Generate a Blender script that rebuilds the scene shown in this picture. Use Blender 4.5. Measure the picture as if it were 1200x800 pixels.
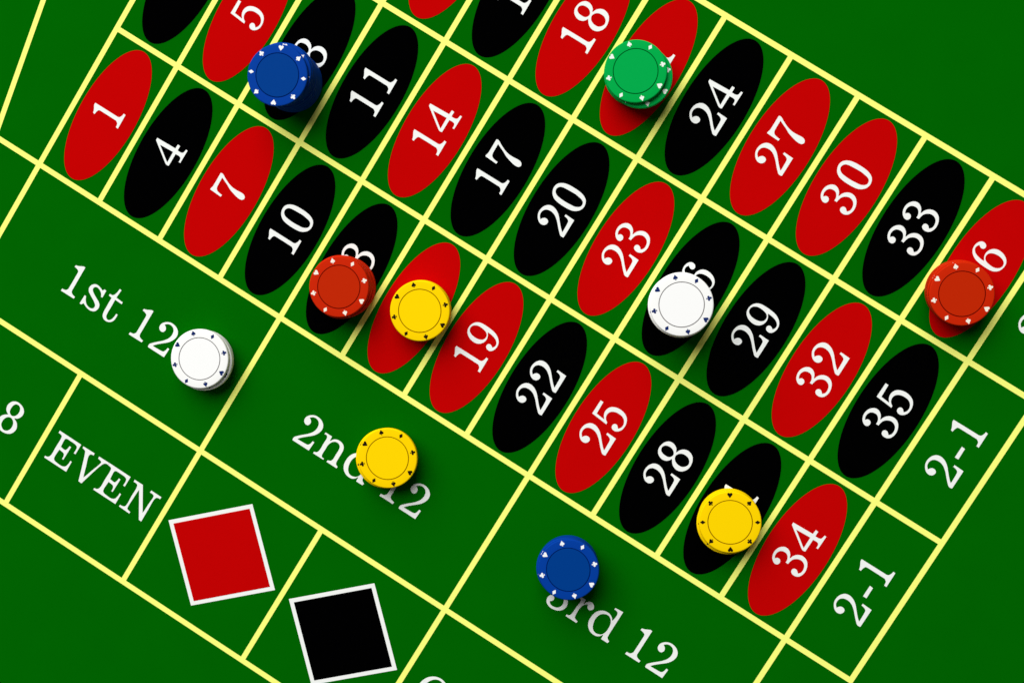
import bpy, bmesh, math
from mathutils import Vector, Matrix, geometry

for o in list(bpy.data.objects):
    bpy.data.objects.remove(o, do_unlink=True)
scene = bpy.context.scene
COL = scene.collection

U = 0.048          # one number cell of the betting layout is 48 mm wide
H = 2.1625         # height of a number cell, in cells

# ---------------------------------------------------------------- camera
cam_data = bpy.data.cameras.new('camera')
cam = bpy.data.objects.new('camera', cam_data)
COL.objects.link(cam)
rot = Matrix(((0.8448825, -0.5302900, 0.0704705),
              (0.5237109, 0.8467840, 0.0931869),
              (-0.1090894, -0.0418258, 0.9931516)))
cam.matrix_world = Matrix.Translation(Vector((8.09239, 3.03169, 17.30682)) * U) @ rot.to_4x4()
cam_data.sensor_width = 36.0
cam_data.sensor_fit = 'HORIZONTAL'
cam_data.lens = 36.0 * 1528.577 / 1200.0
cam_data.clip_start = 0.05
cam_data.clip_end = 50.0
scene.camera = cam

# ---------------------------------------------------------------- light
world = bpy.data.worlds.new('World')
scene.world = world
world.use_nodes = True
bg = world.node_tree.nodes['Background']
bg.inputs['Color'].default_value = (1.0, 0.99, 0.97, 1)
bg.inputs['Strength'].default_value = 0.08

def area_lamp(name, direction, dist, size, power, target=(6.6 * U, 1.6 * U, 0.0), color=(1, 1, 0.975)):
    ld = bpy.data.lights.new(name, 'AREA')
    ld.shape = 'DISK'; ld.size = size; ld.energy = power; ld.color = color
    lo = bpy.data.objects.new(name, ld)
    COL.objects.link(lo)
    d = Vector(direction).normalized()
    lo.location = Vector(target) + d * dist
    lo.rotation_euler = d.to_track_quat('Z', 'Y').to_euler()
    return lo
area_lamp('ceiling_lamp', (-0.90, 0.60, 1.0), 6.0, 7.2, 735.0)

scene.view_settings.view_transform = 'Standard'
scene.view_settings.look = 'None'
scene.view_settings.exposure = 0.0
scene.view_settings.gamma = 1.0
scene.render.resolution_x = 1024
scene.render.resolution_y = 682

# ---------------------------------------------------------------- materials
def cloth(name, col, var=0.075, rough=0.95, bump=0.12):
    """napped cloth, dyed or printed: fine fibre relief and slight unevenness of the dye"""
    m = bpy.data.materials.new(name); m.use_nodes = True
    nt = m.node_tree; b = nt.nodes['Principled BSDF']
    b.inputs['Roughness'].default_value = rough
    b.inputs['Specular IOR Level'].default_value = 0.0
    tc = nt.nodes.new('ShaderNodeNewGeometry')
    n1 = nt.nodes.new('ShaderNodeTexNoise'); n1.inputs['Scale'].default_value = 1500.0; n1.inputs['Detail'].default_value = 3.0
    n2 = nt.nodes.new('ShaderNodeTexNoise'); n2.inputs['Scale'].default_value = 28.0; n2.inputs['Detail'].default_value = 4.0
    nt.links.new(tc.outputs['Position'], n1.inputs['Vector'])
    nt.links.new(tc.outputs['Position'], n2.inputs['Vector'])
    add = nt.nodes.new('ShaderNodeMath'); add.operation = 'MULTIPLY_ADD'
    nt.links.new(n2.outputs['Fac'], add.inputs[0]); add.inputs[1].default_value = 0.6
    nt.links.new(n1.outputs['Fac'], add.inputs[2])
    mr = nt.nodes.new('ShaderNodeMapRange')
    mr.inputs['From Min'].default_value = 0.4; mr.inputs['From Max'].default_value = 1.2
    mr.inputs['To Min'].default_value = 1.0 - var; mr.inputs['To Max'].default_value = 1.0 + var
    nt.links.new(add.outputs[0], mr.inputs['Value'])
    mx = nt.nodes.new('ShaderNodeVectorMath'); mx.operation = 'SCALE'
    mx.inputs[0].default_value = col
    nt.links.new(mr.outputs['Result'], mx.inputs['Scale'])
    nt.links.new(mx.outputs['Vector'], b.inputs['Base Color'])
    bp = nt.nodes.new('ShaderNodeBump'); bp.inputs['Strength'].default_value = bump; bp.inputs['Distance'].default_value = 0.0004
    nt.links.new(n1.outputs['Fac'], bp.inputs['Height'])
    nt.links.new(bp.outputs['Normal'], b.inputs['Normal'])
    return m

def clay(name, col, rough=0.6, spec=0.02, bump=0.04):
    """moulded chip compound with a faint grain"""
    m = bpy.data.materials.new(name); m.use_nodes = True
    nt = m.node_tree; b = nt.nodes['Principled BSDF']
    b.inputs['Specular IOR Level'].default_value = spec
    tc = nt.nodes.new('ShaderNodeNewGeometry')
    n1 = nt.nodes.new('ShaderNodeTexNoise'); n1.inputs['Scale'].default_value = 900.0; n1.inputs['Detail'].default_value = 3.0
    nt.links.new(tc.outputs['Position'], n1.inputs['Vector'])
    mr = nt.nodes.new('ShaderNodeMapRange')
    mr.inputs['From Min'].default_value = 0.3; mr.inputs['From Max'].default_value = 0.7
    mr.inputs['To Min'].default_value = rough - 0.06; mr.inputs['To Max'].default_value = rough + 0.06
    nt.links.new(n1.outputs['Fac'], mr.inputs['Value'])
    nt.links.new(mr.outputs['Result'], b.inputs['Roughness'])
    b.inputs['Base Color'].default_value = (*col, 1)
    bp = nt.nodes.new('ShaderNodeBump'); bp.inputs['Strength'].default_value = bump; bp.inputs['Distance'].default_value = 0.0002
    nt.links.new(n1.outputs['Fac'], bp.inputs['Height'])
    nt.links.new(bp.outputs['Normal'], b.inputs['Normal'])
    return m

M = {
    'felt':   cloth('green_felt', (0.0005, 0.108, 0.0006)),
    'yellow': cloth('yellow_print', (0.90, 0.93, 0.20), 0.05),
    'red':    cloth('red_print', (0.48, 0.0008, 0.0010), 0.05),
    'black':  cloth('black_print', (0.0003, 0.0003, 0.0004), 0.1),
    'white':  cloth('white_print', (0.82, 0.835, 0.82), 0.04),
}
CHIP = {   # rim colour, inlay colour, groove colour, mark colour
    'blue':   ((0.001, 0.041, 0.30), (0.000, 0.040, 0.235), (0.000, 0.012, 0.11), (0.85, 0.87, 0.88)),
    'green':  ((0.000, 0.36, 0.060), (0.000, 0.355, 0.062), (0.000, 0.10, 0.012), (0.80, 0.86, 0.80)),
    'red':    ((0.52, 0.017, 0.0015), (0.47, 0.018, 0.0010), (0.13, 0.002, 0.0005), (0.86, 0.80, 0.70)),
    'yellow': ((0.91, 0.60, 0.000), (0.91, 0.61, 0.000), (0.26, 0.13, 0.000), (0.012, 0.006, 0.003)),
    'white':  ((0.88, 0.88, 0.87), (0.88, 0.88, 0.88), (0.22, 0.21, 0.21), (0.008, 0.022, 0.12)),
}
CM = {k: {'rim': clay(k + '_rim', v[0]), 'inlay': clay(k + '_inlay', v[1], 0.6, 0.02),
          'groove': clay(k + '_groove', v[2], 0.8, 0.0), 'mark': clay(k + '_mark', v[3], 0.6, 0.02)}
      for k, v in CHIP.items()}

# ---------------------------------------------------------------- helpers
def link(name, mesh, mat, parent=None, loc=(0, 0, 0)):
    o = bpy.data.objects.new(name, mesh)
    if mat and not mesh.materials:
        mesh.materials.append(mat)
    COL.objects.link(o)
    o.location = loc
    if parent: o.parent = parent
    return o

def sheet(name, contours, z0, z1):
    """thin printed patch: outlines (in metres, first is the outside, the rest holes) raised from z0 to z1"""
    vs, fs = [], []
    flat = [p for c in contours for p in c]
    n = len(flat)
    vs += [(x, y, z1) for x, y in flat]
    vs += [(x, y, z0) for x, y in flat]
    for t in geometry.tessellate_polygon([[Vector((x, y, 0)) for x, y in c] for c in contours]):
        a, b, c = t
        A, B, C = (Vector(flat[i]) for i in t)
        if (B - A).cross(C - A) < 0: a, c = c, a
        fs.append((a, b, c))
    s = 0
    for c in contours:
        k = len(c)
        for i in range(k):
            j = (i + 1) % k
            fs.append((s + i, s + j, n + s + j, n + s + i))
        s += k
    me = bpy.data.meshes.new(name)
    me.from_pydata(vs, [], fs); me.validate(); me.update()
    bm = bmesh.new(); bm.from_mesh(me)
    bmesh.ops.recalc_face_normals(bm, faces=bm.faces)
    bm.to_mesh(me); bm.free()
    return me

def lathe(name, prof, n=72, closed=False):
    """profile (r, z) in cells turned about z"""
    vs, fs, ring = [], [], []
    for r, z in prof:
        if r < 1e-6:
            ring.append([len(vs)]); vs.append((0, 0, z * U))
        else:
            ring.append(list(range(len(vs), len(vs) + n)))
            vs += [(r * U * math.cos(2 * math.pi * i / n), r * U * math.sin(2 * math.pi * i / n), z * U) for i in range(n)]
    pairs = list(zip(ring[:-1], ring[1:]))
    if closed: pairs.append((ring[-1], ring[0]))
    for a, b in pairs:
        for i in range(n):
            j = (i + 1) % n
            if len(a) == 1: fs.append((a[0], b[j], b[i]))
            elif len(b) == 1: fs.append((a[i], a[j], b[0]))
            else: fs.append((a[i], a[j], b[j], b[i]))
    me = bpy.data.meshes.new(name); me.from_pydata(vs, [], fs); me.update()
    bm = bmesh.new(); bm.from_mesh(me)
    bmesh.ops.recalc_face_normals(bm, faces=bm.faces)
    for f in bm.faces: f.smooth = True
    for e in bm.edges:
        if len(e.link_faces) == 2 and e.calc_face_angle(0) > math.radians(25): e.smooth = False
    bm.to_mesh(me); bm.free()
    return me

# ---------------------------------------------------------------- table surface
Z1, Z2 = 0.00012, 0.00024        # print lies a hair above the cloth, lettering a hair above that
bm = bmesh.new()
bmesh.ops.create_cube(bm, size=1.0)
bmesh.ops.scale(bm, vec=(3.2, 2.6, 0.03), verts=bm.verts)
bmesh.ops.bevel(bm, geom=list(bm.edges), offset=0.006, segments=3, affect='EDGES')
fm = bpy.data.meshes.new('table_felt'); bm.to_mesh(fm); bm.free()
for v in fm.vertices: v.co.z -= 0.015
for v in fm.vertices: v.co.x += 6.5 * U; v.co.y += 1.5 * U
felt = link('table_felt', fm, M['felt'])
felt['kind'] = 'structure'
felt['label'] = 'green felt table top printed with the betting layout'

LW = 0.0360      # half width of the yellow lines, in cells
def rect(x0, x1, y0, y1):
    return [(x0 * U, y0 * U), (x1 * U, y0 * U), (x1 * U, y1 * U), (x0 * U, y1 * U)]
def line(x0, x1, y0, y1):
    link('line', sheet('line', [rect(x0, x1, y0, y1)], 0, Z1), M['yellow'], felt)

R0, R1, R2, R3, D1, B1 = 0, H, 2 * H, 3 * H, -H, -2 * H
w = LW
# lines that run the length of the layout
line(-0.73, 13 + w, R0 - w, R0 + w)
for y in (R1, R2): line(0 + w, 13 - w, y - w, y + w)
line(-0.73, 13 + w, R3 - w, R3 + w)
line(-w, 12 + w, D1 - w, D1 + w)
line(-w, 12 + w, B1 - w, B1 + w)
# end lines of the number grid
line(-w, w, R0 + w, R3 - w)
line(13 - w, 13 + w, R0 + w, R3 - w)
# short dividers
for i in range(1, 13):
    for a, b in ((R0, R1), (R1, R2), (R2, R3)): line(i - w, i + w, a + w, b - w)
for i in (0, 4, 8, 12): line(i - w, i + w, D1 + w, R0 - w)
for i in (0, 2, 4, 6, 8, 10, 12): line(i - w, i + w, B1 + w, D1 - w)
# slanting sides of the zero box
def slant(xa, ya, xb, yb):
    d = Vector((xb - xa, yb - ya)).normalized(); n = Vector((-d.y, d.x)) * w
    c = [(xa - n.x, ya - n.y), (xb - n.x, yb - n.y), (xb + n.x, yb + n.y), (xa + n.x, ya + n.y)]
    if ya > yb: c.reverse()
    link('line', sheet('line', [[(x * U, y * U) for x, y in c]], 0, Z1), M['yellow'], felt)
slant(-0.757, w + 0.008, -1.333, 3.236)
slant(-1.333, 3.252, -0.757, R3 - w - 0.008)

# ---------------------------------------------------------------- lettering
GLYPHS = {   # outlines in thousandths of a cell, baseline at v = 0
    '1': ["240,473 240,440 240,408 240,376 240,343 240,311 240,278 240,246 240,214 240,185 240,156 240,127 239,98 241,92 242,86 244,80 246,75 250,71 254,68 258,65 263,62 269,59 276,56 282,54 289,52 297,50 305,49 314,48 322,46 317,6 91,4 95,50 103,50 111,50 119,51 126,52 133,53 140,54 146,56 152,60 158,66 163,73 168,81 173,89 173,110 173,131 173,153 174,174 174,197 174,221 174,244 174,267 174,287 174,307 174,326 174,346 173,352 172,358 171,365 168,370 163,374 156,378 148,381 140,384 129,387 117,389 104,391 91,393 98,429 108,431 118,433 127,436 136,439 146,443 155,448 164,453 173,458 182,463 191,467 199,472 208,474 216,475 224,474 232,474"],
    '4': ["286,470 295,177 360,173 356,124 287,124 287,112 286,99 286,87 288,76 290,69 292,62 296,56 300,52 306,48 313,46 320,45 328,43 336,42 344,40 352,39 360,37 357,2 150,5 152,42 161,42 170,41 179,41 188,41 195,42 202,44 208,46 214,50 218,55 220,63 222,71 224,79 221,123 36,125 34,131 32,136 30,142 29,147 29,154 29,160 30,167 31,173 33,179 36,185 40,190 43,196 235,459 238,462 240,464 243,467 247,469 255,470 265,470 276,470", "219,376 226,179 77,176 90,196"],
    '7': ["342,458 344,451 346,444 348,436 348,429 347,422 346,416 343,409 340,403 336,394 331,386 326,378 320,369 315,358 310,348 304,336 299,325 293,311 286,297 280,282 275,267 270,250 265,232 262,214 259,196 258,178 258,160 258,143 259,126 260,110 262,93 263,78 264,63 263,52 263,42 261,32 259,22 255,14 250,6 245,-1 238,-7 231,-11 223,-14 214,-16 206,-16 198,-14 189,-9 182,-3 176,3 171,12 168,21 167,32 166,43 165,56 166,70 168,84 170,98 174,115 178,132 183,149 188,166 192,181 197,196 201,211 207,225 214,241 222,256 231,272 240,289 251,314 262,341 274,368 286,396 259,395 233,395 207,395 185,394 171,393 159,393 148,391 138,388 131,385 124,381 119,376 114,371 110,363 106,355 104,346 101,336 99,322 97,307 96,291 94,275 54,282 65,470 72,469 79,469 86,469 93,468 102,466 110,463 119,460 129,458 142,457 155,457 170,457 185,457 204,457 224,457 244,457 265,458 284,458 304,458 323,458"],
    '2': ["108,397 113,394 118,391 123,388 128,384 134,379 140,372 146,365 150,358 152,349 154,340 154,331 153,322 150,313 146,304 140,296 133,289 125,285 115,283 104,282 95,284 84,287 73,294 63,301 55,310 50,320 46,331 44,343 44,355 45,366 48,378 52,389 58,400 66,412 76,423 87,434 99,443 112,451 125,458 138,464 152,468 168,471 183,472 199,472 214,470 230,467 245,463 260,457 274,450 287,441 300,430 311,419 320,406 326,393 331,380 334,365 335,351 335,335 332,319 328,303 323,288 317,274 310,261 302,248 293,236 286,225 277,216 269,207 260,198 248,187 236,177 224,167 212,156 199,145 186,133 173,122 161,110 148,98 136,85 124,72 112,60 129,60 146,61 163,61 179,62 195,63 211,63 227,64 240,66 248,66 256,67 262,69 268,72 274,76 278,82 282,89 286,96 290,108 293,122 295,136 298,150 335,147 327,0 52,0 50,6 48,12 46,18 45,24 45,32 45,41 47,50 50,58 55,66 61,74 68,81 76,89 86,100 97,111 109,123 122,135 139,151 158,168 177,185 194,202 207,218 220,234 231,249 240,265 246,279 251,293 254,307 256,321 257,335 256,349 254,362 251,375 247,386 242,395 235,404 228,412 219,418 208,424 197,427 186,430 175,430 163,429 151,427 141,423 132,418 124,411 116,404"],
    '3': ["114,412 120,406 126,400 132,394 136,387 138,378 138,368 137,358 134,349 129,342 124,335 117,330 109,326 101,323 92,322 82,322 74,324 65,328 57,332 50,338 45,345 42,353 40,363 39,374 41,384 44,395 50,406 58,417 66,427 75,436 85,444 96,451 108,457 122,462 137,467 152,469 167,471 182,470 198,469 213,466 228,461 241,456 254,449 265,441 276,432 286,422 295,410 302,398 308,386 311,373 312,359 311,345 309,332 304,320 298,309 291,298 284,289 278,282 271,276 264,270 256,265 247,260 237,257 227,253 217,250 228,246 239,243 249,240 260,235 271,228 282,220 292,211 301,201 310,189 318,176 324,161 328,147 331,132 331,116 329,100 326,85 321,71 314,57 305,44 295,32 284,22 271,13 257,5 243,-2 226,-8 209,-13 191,-16 174,-18 158,-18 142,-16 127,-13 113,-9 101,-4 89,2 78,8 68,16 60,26 53,37 47,49 44,61 41,73 41,85 42,98 44,109 48,120 53,130 60,138 68,145 77,149 87,151 98,151 107,150 115,146 123,141 129,134 134,127 136,118 137,108 136,98 133,88 128,79 121,71 112,62 105,54 111,48 117,42 123,37 130,32 140,29 149,28 160,27 170,27 182,29 194,31 206,35 217,40 226,45 235,52 242,60 248,69 254,80 258,91 261,104 262,116 261,129 258,142 253,155 247,166 240,177 231,188 222,197 212,204 202,210 191,213 180,216 169,219 159,221 149,222 139,223 129,224 130,272 138,271 147,270 155,270 164,270 174,272 184,275 193,279 202,284 211,290 219,297 227,305 232,314 236,323 238,333 239,343 238,354 237,365 234,377 229,388 223,398 216,406 206,412 195,418 185,422 175,424 165,425 156,426 146,425 138,423 130,420 122,416"],
    '5': ["298,452 296,399 119,393 105,280 113,287 120,294 128,300 136,306 147,312 159,316 172,320 185,323 199,324 213,324 227,322 241,318 254,314 266,307 278,300 288,291 297,280 306,268 313,255 319,242 324,227 328,213 331,197 333,182 334,164 333,145 330,126 326,108 321,91 314,74 306,58 297,44 287,33 277,23 266,15 254,7 241,1 226,-4 211,-9 196,-12 179,-14 162,-14 146,-13 130,-11 117,-8 104,-3 93,3 82,10 70,19 60,30 51,43 44,55 40,67 38,80 38,92 40,104 43,114 49,124 56,133 64,139 73,143 83,145 94,146 103,144 111,141 120,136 127,130 132,122 135,114 136,105 136,96 133,87 128,77 120,69 111,60 102,52 109,46 116,40 123,34 131,30 142,27 154,25 166,24 178,25 190,28 202,33 214,39 224,46 233,54 241,63 247,74 253,84 258,98 261,113 262,128 263,143 263,158 262,173 260,187 256,201 251,214 245,227 238,238 230,248 221,255 211,261 200,266 190,268 180,270 170,270 159,268 150,266 140,263 131,258 123,253 115,246 108,238 102,230 96,220 90,211 55,210 80,455"],
    '0': ["122,447 135,454 149,460 163,465 177,468 190,470 202,470 214,469 226,467 236,465 246,461 256,457 265,451 274,444 282,436 289,427 296,418 304,406 310,394 316,380 321,367 325,352 328,337 330,322 332,306 334,290 334,274 335,258 335,241 335,223 335,204 334,185 333,166 331,149 329,132 327,116 323,100 319,85 314,72 308,58 302,46 295,35 288,25 280,16 271,8 260,1 249,-5 236,-10 224,-14 211,-16 198,-18 184,-18 171,-17 158,-14 144,-9 131,-4 119,3 108,11 99,20 90,30 82,40 74,52 67,64 61,77 56,90 52,105 49,120 47,136 46,151 44,167 44,184 43,200 43,217 43,234 43,251 44,268 45,285 47,304 49,323 53,342 57,360 62,374 68,387 75,400 83,411 92,422 101,431 111,440", "161,411 170,416 180,419 190,420 200,420 209,417 219,413 228,406 236,399 241,392 246,383 249,373 252,363 255,350 256,336 257,321 258,306 259,289 260,271 261,252 261,235 262,218 262,201 262,184 262,168 260,151 257,133 254,116 252,101 250,90 248,80 245,70 242,62 238,54 233,46 228,40 221,35 211,30 200,28 188,26 178,28 170,31 162,37 155,44 148,52 142,62 137,73 132,84 128,96 125,111 124,127 123,143 122,159 120,178 119,198 118,218 118,238 118,257 119,276 120,296 122,314 124,329 125,344 128,357 132,370 137,382 144,394 152,403"],
    '8': ["318,398 323,385 327,372 328,358 328,344 327,331 323,318 318,305 313,293 306,282 299,272 291,263 282,255 274,250 265,246 256,243 247,239 258,235 268,232 279,227 289,222 300,214 311,204 320,193 329,181 336,169 341,156 345,142 348,128 348,113 346,97 342,82 338,67 331,54 323,41 313,29 303,18 290,9 276,1 262,-6 246,-12 228,-16 209,-19 190,-21 171,-20 154,-18 138,-14 122,-8 107,-1 93,9 80,20 68,32 58,45 51,58 46,71 42,85 40,99 39,112 41,126 44,140 48,153 53,166 60,179 68,191 78,202 89,213 101,222 114,231 127,241 119,245 111,249 103,253 95,259 88,266 81,274 74,282 69,292 64,304 61,317 58,331 57,344 58,357 61,370 65,383 70,396 76,408 84,419 92,430 102,440 114,448 128,456 142,462 156,466 170,468 185,468 200,467 215,464 231,461 247,456 262,450 276,442 288,433 300,422 310,410", "237,405 242,396 246,387 249,377 251,367 253,355 253,342 252,329 249,317 245,305 240,294 233,284 226,275 218,269 210,264 202,260 193,258 185,258 177,260 169,263 161,267 155,272 149,278 144,284 139,292 136,302 134,313 134,326 134,337 134,350 136,362 138,375 141,386 146,395 150,404 156,412 163,418 172,422 182,426 192,427 202,427 212,424 221,419 230,412", "258,170 262,159 266,147 268,134 268,122 268,109 266,97 264,84 260,73 255,63 248,54 241,45 233,38 223,32 212,27 200,24 188,23 178,25 168,30 158,35 149,42 141,49 134,57 128,65 123,75 120,85 118,97 118,109 118,121 119,132 122,144 125,155 129,166 134,175 139,184 146,193 153,200 162,206 172,211 182,214 192,216 201,215 210,213 219,209 227,205 236,198 244,190 252,180"],
    '9': ["301,399 308,387 314,374 319,360 322,346 325,328 326,309 326,290 326,270 326,250 325,230 323,210 321,189 319,169 316,149 312,129 307,111 301,95 294,80 286,66 277,52 268,41 259,30 249,21 238,13 228,6 218,1 207,-4 195,-7 182,-9 169,-10 155,-11 142,-10 129,-7 116,-4 104,1 92,6 83,12 74,20 66,27 60,36 55,45 52,54 51,64 51,73 52,82 54,91 57,100 61,107 66,113 71,119 78,124 84,127 91,129 99,130 107,130 114,129 122,126 129,122 135,116 140,110 142,103 144,96 144,88 144,82 142,76 140,70 137,65 134,60 131,55 129,51 126,47 123,43 130,39 136,34 143,30 150,27 159,25 168,25 177,25 186,28 195,32 204,39 212,47 220,55 226,65 231,76 236,88 240,99 243,110 246,122 248,133 250,145 252,157 253,170 254,182 255,194 247,189 238,183 230,178 221,173 212,169 203,166 194,163 185,162 174,161 162,161 151,162 140,164 128,168 117,172 106,177 96,184 86,191 76,200 68,209 60,220 54,231 49,244 44,257 42,270 40,286 41,303 42,319 45,335 49,350 53,364 59,378 66,391 73,403 82,415 91,425 101,435 112,442 123,448 134,454 146,458 160,460 175,461 190,461 205,459 219,456 234,452 247,446 260,439 272,431 283,421 293,410", "248,385 252,376 256,366 258,356 260,345 261,332 261,318 260,304 258,290 256,275 253,259 249,244 244,230 240,222 234,215 228,208 222,203 215,199 206,195 198,193 190,192 181,193 172,195 164,198 156,202 148,207 142,214 136,221 131,229 126,240 122,252 118,265 116,278 114,291 113,305 113,318 114,332 116,345 118,358 122,370 126,382 131,392 137,402 144,411 151,418 160,423 169,426 178,428 188,429 197,428 206,425 215,421 223,416 231,410 237,402 243,394"],
    's': ["212,363 248,356 250,238 218,235 212,247 206,260 199,272 191,282 182,290 172,297 162,304 151,309 140,313 128,317 116,319 105,319 97,316 89,312 82,307 76,301 73,293 72,284 72,275 74,267 79,259 87,251 96,243 106,236 120,226 137,217 154,208 171,199 188,190 206,182 224,173 238,164 247,156 255,148 262,140 267,131 272,119 275,106 277,92 276,78 273,63 268,48 261,33 251,20 240,11 226,3 210,-3 195,-7 178,-9 161,-8 143,-6 126,-3 108,3 90,10 73,19 55,27 37,-4 0,-4 4,140 34,144 42,128 49,112 56,96 66,82 76,70 87,58 100,48 113,41 127,36 142,32 158,31 171,32 181,35 191,40 199,46 205,53 208,62 209,72 208,82 205,92 199,101 190,110 179,118 168,126 150,138 129,150 107,161 87,172 70,182 54,191 39,201 27,212 19,224 12,237 8,250 6,263 6,277 9,291 14,305 20,317 29,328 39,339 51,348 64,354 77,358 92,360 106,360 121,358 139,354 157,348 175,341 193,334"],
    't': ["89,483 128,477 118,353 229,345 229,305 118,309 119,282 119,255 120,228 120,201 120,172 119,143 118,115 120,91 121,78 122,66 125,55 130,46 137,38 146,32 156,27 165,26 174,29 183,34 191,42 197,50 203,59 207,70 210,82 213,94 216,110 218,127 219,144 221,161 256,161 256,138 257,115 256,92 253,72 249,57 243,44 236,32 228,21 218,12 206,3 193,-4 180,-9 165,-12 150,-14 135,-13 121,-11 108,-6 96,0 84,9 75,18 68,29 62,42 58,55 55,70 52,95 51,124 51,154 51,183 50,214 50,244 51,274 51,305 0,312 2,348 15,350 29,350 42,352 52,357 60,366 67,378 72,391 77,405 81,422 84,442 86,463"],
    'n': ["8,349 120,348 122,281 129,292 135,304 142,315 150,325 160,333 171,340 183,346 196,350 211,354 228,355 245,355 261,353 276,349 290,344 304,337 316,328 327,316 336,302 343,286 348,270 351,252 352,234 352,214 352,194 352,163 352,130 352,98 355,74 357,67 359,61 362,56 366,51 374,46 383,43 393,39 403,36 397,1 223,2 228,38 238,42 249,45 259,49 267,54 272,60 276,67 279,75 282,84 284,102 284,124 283,146 283,168 284,185 285,203 285,219 284,235 283,248 280,260 277,272 272,282 264,290 255,297 245,303 235,306 224,307 212,306 201,304 190,300 180,294 171,286 162,277 155,268 148,255 142,241 138,227 134,212 132,196 132,179 133,162 133,144 132,121 131,96 131,72 133,54 136,46 138,40 142,36 147,32 154,30 164,30 174,31 184,31 180,2 7,1 5,35 15,38 26,42 36,45 44,51 49,58 53,66 57,75 59,85 62,108 62,136 60,166 60,194 60,222 62,251 62,277 58,296 54,303 49,308 44,312 38,314 29,314 20,313 10,310 0,308"],
    'r': ["14,343 123,343 120,275 124,285 127,295 131,306 136,315 144,325 153,335 163,343 174,350 184,354 195,356 206,357 217,356 227,353 237,347 247,340 255,333 262,324 267,314 272,304 273,294 272,284 268,273 263,263 256,255 248,249 238,245 227,242 218,242 209,243 200,247 193,252 186,258 182,265 179,275 177,285 175,295 167,290 159,286 151,281 144,274 137,266 132,256 126,245 122,234 119,221 117,208 116,195 114,180 114,158 114,134 115,111 117,91 118,80 120,71 122,63 127,55 138,48 153,42 169,38 185,33 180,-1 0,-1 0,32 10,35 21,37 31,40 39,46 45,53 49,63 52,74 55,86 57,110 57,138 57,168 57,197 60,223 64,250 66,274 64,292 60,297 56,301 50,304 44,306 36,306 27,306 17,304 7,303"],
    'd': ["209,467 337,478 337,431 337,384 337,337 337,289 337,238 337,185 337,136 339,99 340,88 340,80 342,72 346,65 354,56 366,49 378,42 391,34 380,-2 270,-3 270,61 264,52 259,41 252,32 245,23 236,14 226,7 215,0 203,-5 189,-8 173,-10 157,-11 142,-9 126,-6 110,-2 96,4 81,12 68,20 56,30 44,41 34,53 25,67 18,81 11,97 6,113 3,131 1,150 0,169 1,188 3,208 6,228 11,247 17,266 25,281 35,296 46,310 58,323 72,334 87,343 103,351 119,357 136,360 154,362 171,362 188,360 202,356 217,350 230,343 242,335 251,327 258,319 265,310 272,301 275,329 278,358 279,385 276,406 273,414 268,420 263,425 256,429 246,432 233,434 220,434 207,435", "129,303 142,310 155,315 169,319 183,320 195,319 207,315 219,309 229,303 238,294 247,285 254,274 260,262 266,248 270,233 273,217 276,200 277,182 278,163 277,145 274,127 271,111 266,96 260,82 251,69 241,59 228,50 214,44 200,39 186,37 172,36 158,38 145,42 134,48 124,56 114,66 106,76 98,89 92,103 86,118 82,133 79,150 76,167 75,184 75,201 77,218 81,236 86,252 93,267 100,278 109,287 119,296"],
    'E': ["3,456 375,454 373,283 334,285 335,303 336,322 337,339 336,355 335,365 333,374 330,382 325,389 317,394 307,397 296,400 283,402 257,404 226,404 193,404 161,404 155,401 149,399 143,395 138,390 134,368 135,338 138,303 140,270 151,268 162,266 172,264 182,263 191,262 199,262 206,263 212,266 217,271 220,279 223,288 226,297 228,308 230,321 232,334 233,347 269,345 263,122 230,126 231,138 232,150 232,161 230,172 228,181 225,189 221,197 215,203 200,208 182,211 161,212 142,214 139,180 136,143 134,110 137,85 139,76 143,69 147,63 153,58 163,53 175,50 189,48 204,47 225,45 249,44 272,44 292,48 303,52 313,57 322,63 329,71 335,81 339,93 342,106 345,119 347,133 348,147 348,162 348,177 382,173 384,1 2,1 0,37 12,39 24,41 35,43 44,48 52,54 58,62 63,72 67,84 72,113 72,150 70,190 70,228 71,267 73,307 74,344 72,372 71,382 69,390 66,397 61,402 49,407 34,409 17,410 0,412"],
    'V': ["0,452 198,455 201,412 190,411 179,411 169,409 160,406 154,400 150,394 146,386 144,376 148,347 160,309 174,267 188,228 198,191 209,154 219,117 229,80 241,116 253,151 265,187 277,222 291,261 307,302 320,339 329,367 331,376 332,384 333,390 330,396 320,402 304,406 285,409 268,412 265,453 450,455 447,416 435,414 422,413 410,411 400,407 392,402 386,396 380,388 373,377 346,311 315,208 282,92 250,-18 190,-13 176,35 161,83 147,131 132,179 116,232 99,288 83,338 69,375 65,384 62,392 58,398 52,403 42,408 29,411 16,414 2,416"],
    'N': ["0,454 146,455 339,120 340,155 341,190 342,225 343,260 346,296 350,336 352,370 350,394 347,399 343,403 339,406 334,409 323,411 308,411 293,410 278,409 279,454 460,453 459,409 447,408 434,408 422,407 412,404 406,399 400,393 396,385 392,375 387,341 387,294 389,242 390,191 390,142 390,92 391,42 391,-7 341,-2 135,355 133,318 132,281 130,245 129,208 127,170 125,131 124,95 125,69 126,62 127,56 128,51 132,46 143,41 158,37 175,35 191,32 188,-4 2,2 4,40 14,41 25,40 36,41 46,43 55,46 64,50 71,55 78,64 84,93 85,135 82,182 80,226 81,270 83,316 83,357 78,386 75,394 71,401 66,406 60,409 49,412 35,412 19,411 4,411"],
    '-': ["177,199 170,140 1,137 0,199"],
}

GL = {k: [[tuple(int(t) / 1000 for t in p.split(',')) for p in c.split()] for c in v] for k, v in GLYPHS.items()}
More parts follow.
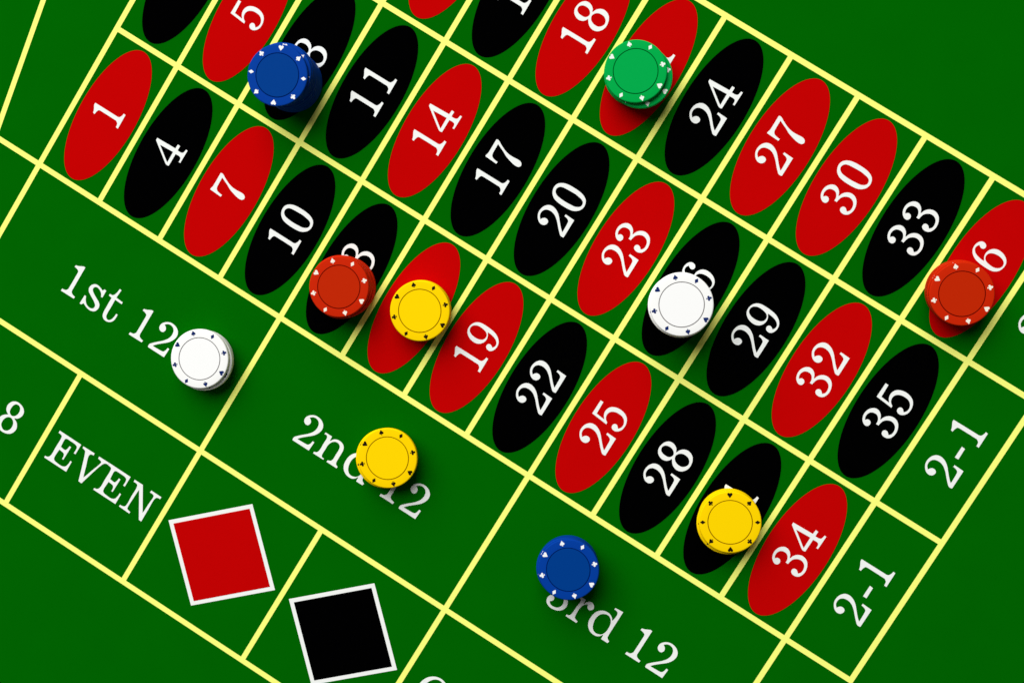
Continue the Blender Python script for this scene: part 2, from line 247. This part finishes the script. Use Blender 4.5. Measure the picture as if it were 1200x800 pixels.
# six is the nine turned upside down
_n = GL['9']; _a = [p for c in _n for p in c]
_cu = (min(p[0] for p in _a) + max(p[0] for p in _a)) / 2; _cv = (min(p[1] for p in _a) + max(p[1] for p in _a)) / 2
GL['6'] = [[(2 * _cu - u, 2 * _cv - v) for u, v in c] for c in _n]
def ring_pts(cu, cv, a, b, n=40): return [(cu + a * math.cos(2 * math.pi * i / n), cv + b * math.sin(2 * math.pi * i / n)) for i in range(n)]
GL['O'] = [ring_pts(0.225, 0.23, 0.222, 0.24), ring_pts(0.225, 0.23, 0.142, 0.198)]
def inset(c, d):
    # pull an outline in (or a hole out) by d so that strokes are as slim as the print
    area = sum(a[0] * b[1] - b[0] * a[1] for a, b in zip(c, c[1:] + c[:1]))
    s = 1 if area > 0 else -1
    out = []
    for i, p in enumerate(c):
        a = Vector(c[i - 1]); b = Vector(p); e = Vector(c[(i + 1) % len(c)])
        d1 = (b - a).normalized(); d2 = (e - b).normalized()
        n1 = Vector((-d1.y, d1.x)) * s; n2 = Vector((-d2.y, d2.x)) * s
        m = n1 + n2
        k = d / max(0.5, m.length_squared / 2) if m.length > 1e-6 else 0
        out.append(tuple(b + m * k))
    return out
SLIM = 0.0055
GL = {k: [inset(c, SLIM if i == 0 else -SLIM) for i, c in enumerate(v)] for k, v in GL.items()}
ADV = 0.355
NAMES = {'-': 'dash'}
GMESH = {}
def glyph(ch, x, y, turned, parent, layer):
    """one printed character; turned ones read up the table's short side"""
    key = (ch, turned, layer)
    if key not in GMESH:
        cs = [[((-v if turned else u) * U, (u if turned else v) * U) for u, v in c] for c in GL[ch]]
        GMESH[key] = sheet('digit' if ch.isdigit() else 'letter', cs, (0, Z1)[layer - 1], (Z1, Z2)[layer - 1])
    nm = 'digit' if ch.isdigit() else NAMES.get(ch, 'letter')
    o = link(nm, GMESH[key], M['white'], felt if parent is None else parent)
    px, py = (parent.location.x, parent.location.y) if parent else (0, 0)
    o.location = (x * U - px, y * U - py, 0)
    return o

# ---------------------------------------------------------------- number ovals
REDS = {1, 3, 5, 7, 9, 12, 14, 16, 18, 19, 21, 23, 25, 27, 30, 32, 34, 36}
oval = [(0.413 * U * math.cos(2 * math.pi * i / 72), 1.003 * U * math.sin(2 * math.pi * i / 72)) for i in range(72)]
OV = {c: sheet('number_oval_' + c, [oval], 0, Z1) for c in ('red', 'black')}
for n in range(1, 37):
    i, j = (n - 1) // 3, (n - 1) % 3
    c = 'red' if n in REDS else 'black'
    cx, cy = i + 0.5, (j + 0.5) * H
    ov = link('number_oval', OV[c], M[c], felt, (cx * U, cy * U, 0))
    ov['label'] = '%s printed oval with the white number %d' % (c, n)
    s = str(n)
    for k, ch in enumerate(s):
        glyph(ch, i + 0.727, cy - len(s) * ADV / 2 + k * ADV, True, ov, 2)

# ---------------------------------------------------------------- outside bets
for ch, x in zip('1st12', (1.064, 1.477, 1.779, 2.205, 2.570)): glyph(ch, x, -1.341, False, None, 1)
for ch, x in zip('2nd12', (4.962, 5.343, 5.784, 6.334, 6.691)): glyph(ch, x, -1.341, False, None, 1)
for ch, x in zip('3rd12', (9.035, 9.411, 9.702, 10.255, 10.613)): glyph(ch, x, -1.341, False, None, 1)
for ch, x in zip('EVEN', (2.142, 2.545, 2.976, 3.408)): glyph(ch, x, -3.46, False, None, 1)
for ch, x in zip('118', (0.26, 0.85, 1.258)): glyph(ch, x, -3.46, False, None, 1)
glyph('O', 8.235, -3.465, False, None, 1)
for j in range(3):
    cy = (j + 0.5) * H
    glyph('2', 12.727, cy - 0.467, True, None, 1)
    glyph('-', 12.727, cy - 0.058, True, None, 1)
    glyph('1', 12.727, cy + 0.116, True, None, 1)
for x, c in ((5.0, 'red'), (7.0, 'black')):
    def dia(a, b): return [((x + a) * U, -3.232 * U), (x * U, (-3.232 + b) * U), ((x - a) * U, -3.232 * U), (x * U, (-3.232 - b) * U)]
    f = link('diamond_border', sheet('diamond_border', [dia(0.886, 0.841)], 0, Z1), M['white'], felt)
    f['label'] = 'white border of the %s diamond' % c
    d = link('diamond', sheet('diamond', [dia(0.803, 0.765)], Z1, Z2), M[c], f)
    d['label'] = '%s printed diamond' % c

# ---------------------------------------------------------------- poker chips
T = 0.075        # chip thickness, cells
RO, RG = 0.402, 0.285
def chip_body():
    e = 0.017
    p = [(0, 0), (RO - e, 0)]
    p += [(RO - e + e * math.sin(a), e - e * math.cos(a)) for a in (math.radians(d) for d in (15, 30, 45, 60, 75, 90))]
    p += [(RO - e + e * math.cos(a), T - e + e * math.sin(a)) for a in (math.radians(d) for d in (0, 15, 30, 45, 60, 75, 90))]
    p += [(RG + 0.006, T), (RG + 0.006, T - 0.009), (0, T - 0.009)]
    return lathe('chip_body', p)
body_src = chip_body()
inlay_src = lathe('chip_inlay', [(0, T - 0.008), (RG - 0.006, T - 0.008), (RG - 0.006, T - 0.001), (RG - 0.0075, T), (0, T)])
groove_src = lathe('chip_groove', [(RG - 0.0058, T - 0.0088), (RG + 0.0058, T - 0.0088), (RG + 0.0058, T - 0.005), (RG - 0.0058, T - 0.005)], closed=True)

def arc(cx, cy, r, a0, a1, n):
    return [(cx + r * math.cos(math.radians(a0 + (a1 - a0) * i / n)), cy + r * math.sin(math.radians(a0 + (a1 - a0) * i / n))) for i in range(n + 1)]
def suit(kind):
    """outline of a suit mark, unit half height, +y pointing out towards the chip's edge"""
    if kind == 'diamond': return [(0.72, 0), (0, 1.05), (-0.72, 0), (0, -1.05)]
    if kind == 'heart':
        return [(0, -1.0), (0.45, -0.45)] + arc(0.47, 0.42, 0.50, -25, 165, 8) + [(0, 0.42)] + arc(-0.47, 0.42, 0.50, 15, 205, 8) + [(-0.45, -0.45)]
    if kind == 'spade':
        return [(0, 1.12), (-0.36, 0.52)] + arc(-0.42, -0.20, 0.44, 155, 310, 7) + [(-0.08, -0.50), (-0.26, -1.0), (0.26, -1.0), (0.08, -0.50)] + arc(0.42, -0.20, 0.44, 230, 385, 7) + [(0.36, 0.52)]
    return ([(0.30, -1.0), (0.10, -0.40)] + arc(0.52, -0.12, 0.43, 220, 480, 8) + [(0.20, 0.22)] + arc(0, 0.56, 0.43, -55, 235, 9)
            + [(-0.20, 0.22)] + arc(-0.52, -0.12, 0.43, 60, 320, 8) + [(-0.10, -0.40), (-0.30, -1.0)])
MS = 0.035 * U
mark_src = {k: sheet(k + '_mark', [[(x * MS, y * MS) for x, y in suit(k)]], -0.00005, 0.00006) for k in ('spade', 'diamond', 'club', 'heart')}
ORDER = ['spade', 'diamond', 'club', 'heart'] * 2         # clockwise round the rim
MESH = {}
for c in CHIP:
    MESH[c] = {}
    for k, src, mk in [('body', body_src, 'rim'), ('inlay', inlay_src, 'inlay'), ('groove_ring', groove_src, 'groove')] + [(s, mark_src[s], 'mark') for s in mark_src]:
        me = src.copy(); me.materials.append(CM[c][mk]); MESH[c][k] = me

def make_chip(color, x, y, z, spin, label, group):
    root = bpy.data.objects.new('poker_chip', None)
    root.empty_display_size = 0.01
    COL.objects.link(root)
    root.location = (x * U, y * U, z)
    root.rotation_euler = (0, 0, math.radians(spin))
    root['label'] = label; root['category'] = 'poker chip'; root['group'] = group
    for k in ('body', 'inlay', 'groove_ring'): link(k, MESH[color][k], None, root)
    for q, s in enumerate(ORDER):
        a = -math.radians(45) * q
        o = link(s + '_mark', MESH[color][s], None, root, (0.352 * U * math.cos(a), 0.352 * U * math.sin(a), T * U))
        o.rotation_euler = (0, 0, a - math.pi / 2)
    return root

# stacks: where they stand, colour, direction of a spade on the top chip, chip centres from the top down (cells)
STACKS = [
    ('on black number eight', 'blue', 68.2, [(2.4951, 2.7826), (2.4984, 2.8267), (2.4971, 2.8374), (2.5006, 2.8341), (2.5101, 2.8211), (2.5117, 2.815), (2.5133, 2.8113), (2.5144, 2.8044), (2.5133, 2.8014)]),
    ('on red number twenty-one', 'green', 135.2, [(6.4251, 5.2247), (6.5156, 5.2094), (6.4188, 5.2152), (6.4226, 5.2164), (6.4147, 5.2224), (6.4351, 5.2319)]),
    ('on black number thirteen', 'red', 135.2, [(4.5724, 0.8435), (4.5571, 0.8552), (4.5746, 0.8181), (4.5554, 0.8543), (4.5753, 0.8317), (4.5708, 0.8491)]),
    ('on red number sixteen', 'yellow', 135.2, [(5.6341, 1.129), (5.6295, 1.1325), (5.6188, 1.1283), (5.6094, 1.1222)]),
    ('on black number twenty-six', 'white', 135.2, [(8.4958, 3.0119), (8.4791, 2.9927), (8.5006, 2.9894), (8.5021, 3.0052), (8.4966, 3.0065), (8.4879, 3.0025), (8.4889, 3.0222), (8.5037, 3.0193), (8.503, 3.0046)]),
    ('on red number thirty-six', 'red', 135.2, [(11.3995, 4.972), (11.3824, 4.9799), (11.3869, 4.9963), (11.3901, 5.003), (11.3955, 5.0061)]),
    ('beside the words 1st 12', 'white', 135.2, [(3.4155, -1.0132), (3.4523, -1.0291), (3.4326, -1.0341), (3.4127, -1.0434)]),
    ('on the words 2nd 12', 'yellow', 135.2, [(6.2905, -0.77), (6.258, -0.8066), (6.2629, -0.8111), (6.2603, -0.8189)]),
    ('on the words 3rd 12', 'blue', 135.2, [(9.0905, -0.6868), (9.067, -0.6987), (9.0706, -0.7035), (9.0745, -0.7108), (9.0765, -0.7192), (9.0816, -0.7282)]),
    ('on black number thirty-one', 'yellow', 77.8, [(10.5313, 0.9545), (10.5263, 0.9126), (10.5315, 0.9492), (10.5285, 0.9514)]),
]
ORD = ['top', 'second', 'third', 'fourth', 'fifth', 'sixth', 'seventh', 'eighth', 'ninth']
for where, color, spin, pts in STACKS:
    n = len(pts)
    for k, (x, y) in enumerate(pts):
        if k == 0: lab = 'top %s poker chip of the stack standing %s' % (color, where)
        elif k == n - 1: lab = 'bottom %s poker chip of the stack standing %s' % (color, where)
        else: lab = '%s %s poker chip from the top in the stack %s' % (ORD[k], color, where)
        make_chip(color, x, y, Z2 + 0.00002 + (n - 1 - k) * T * U * 1.004, spin + (0 if k < 2 else (k * 37) % 11 - 5), lab, '%s chips stacked %s' % (color, where))
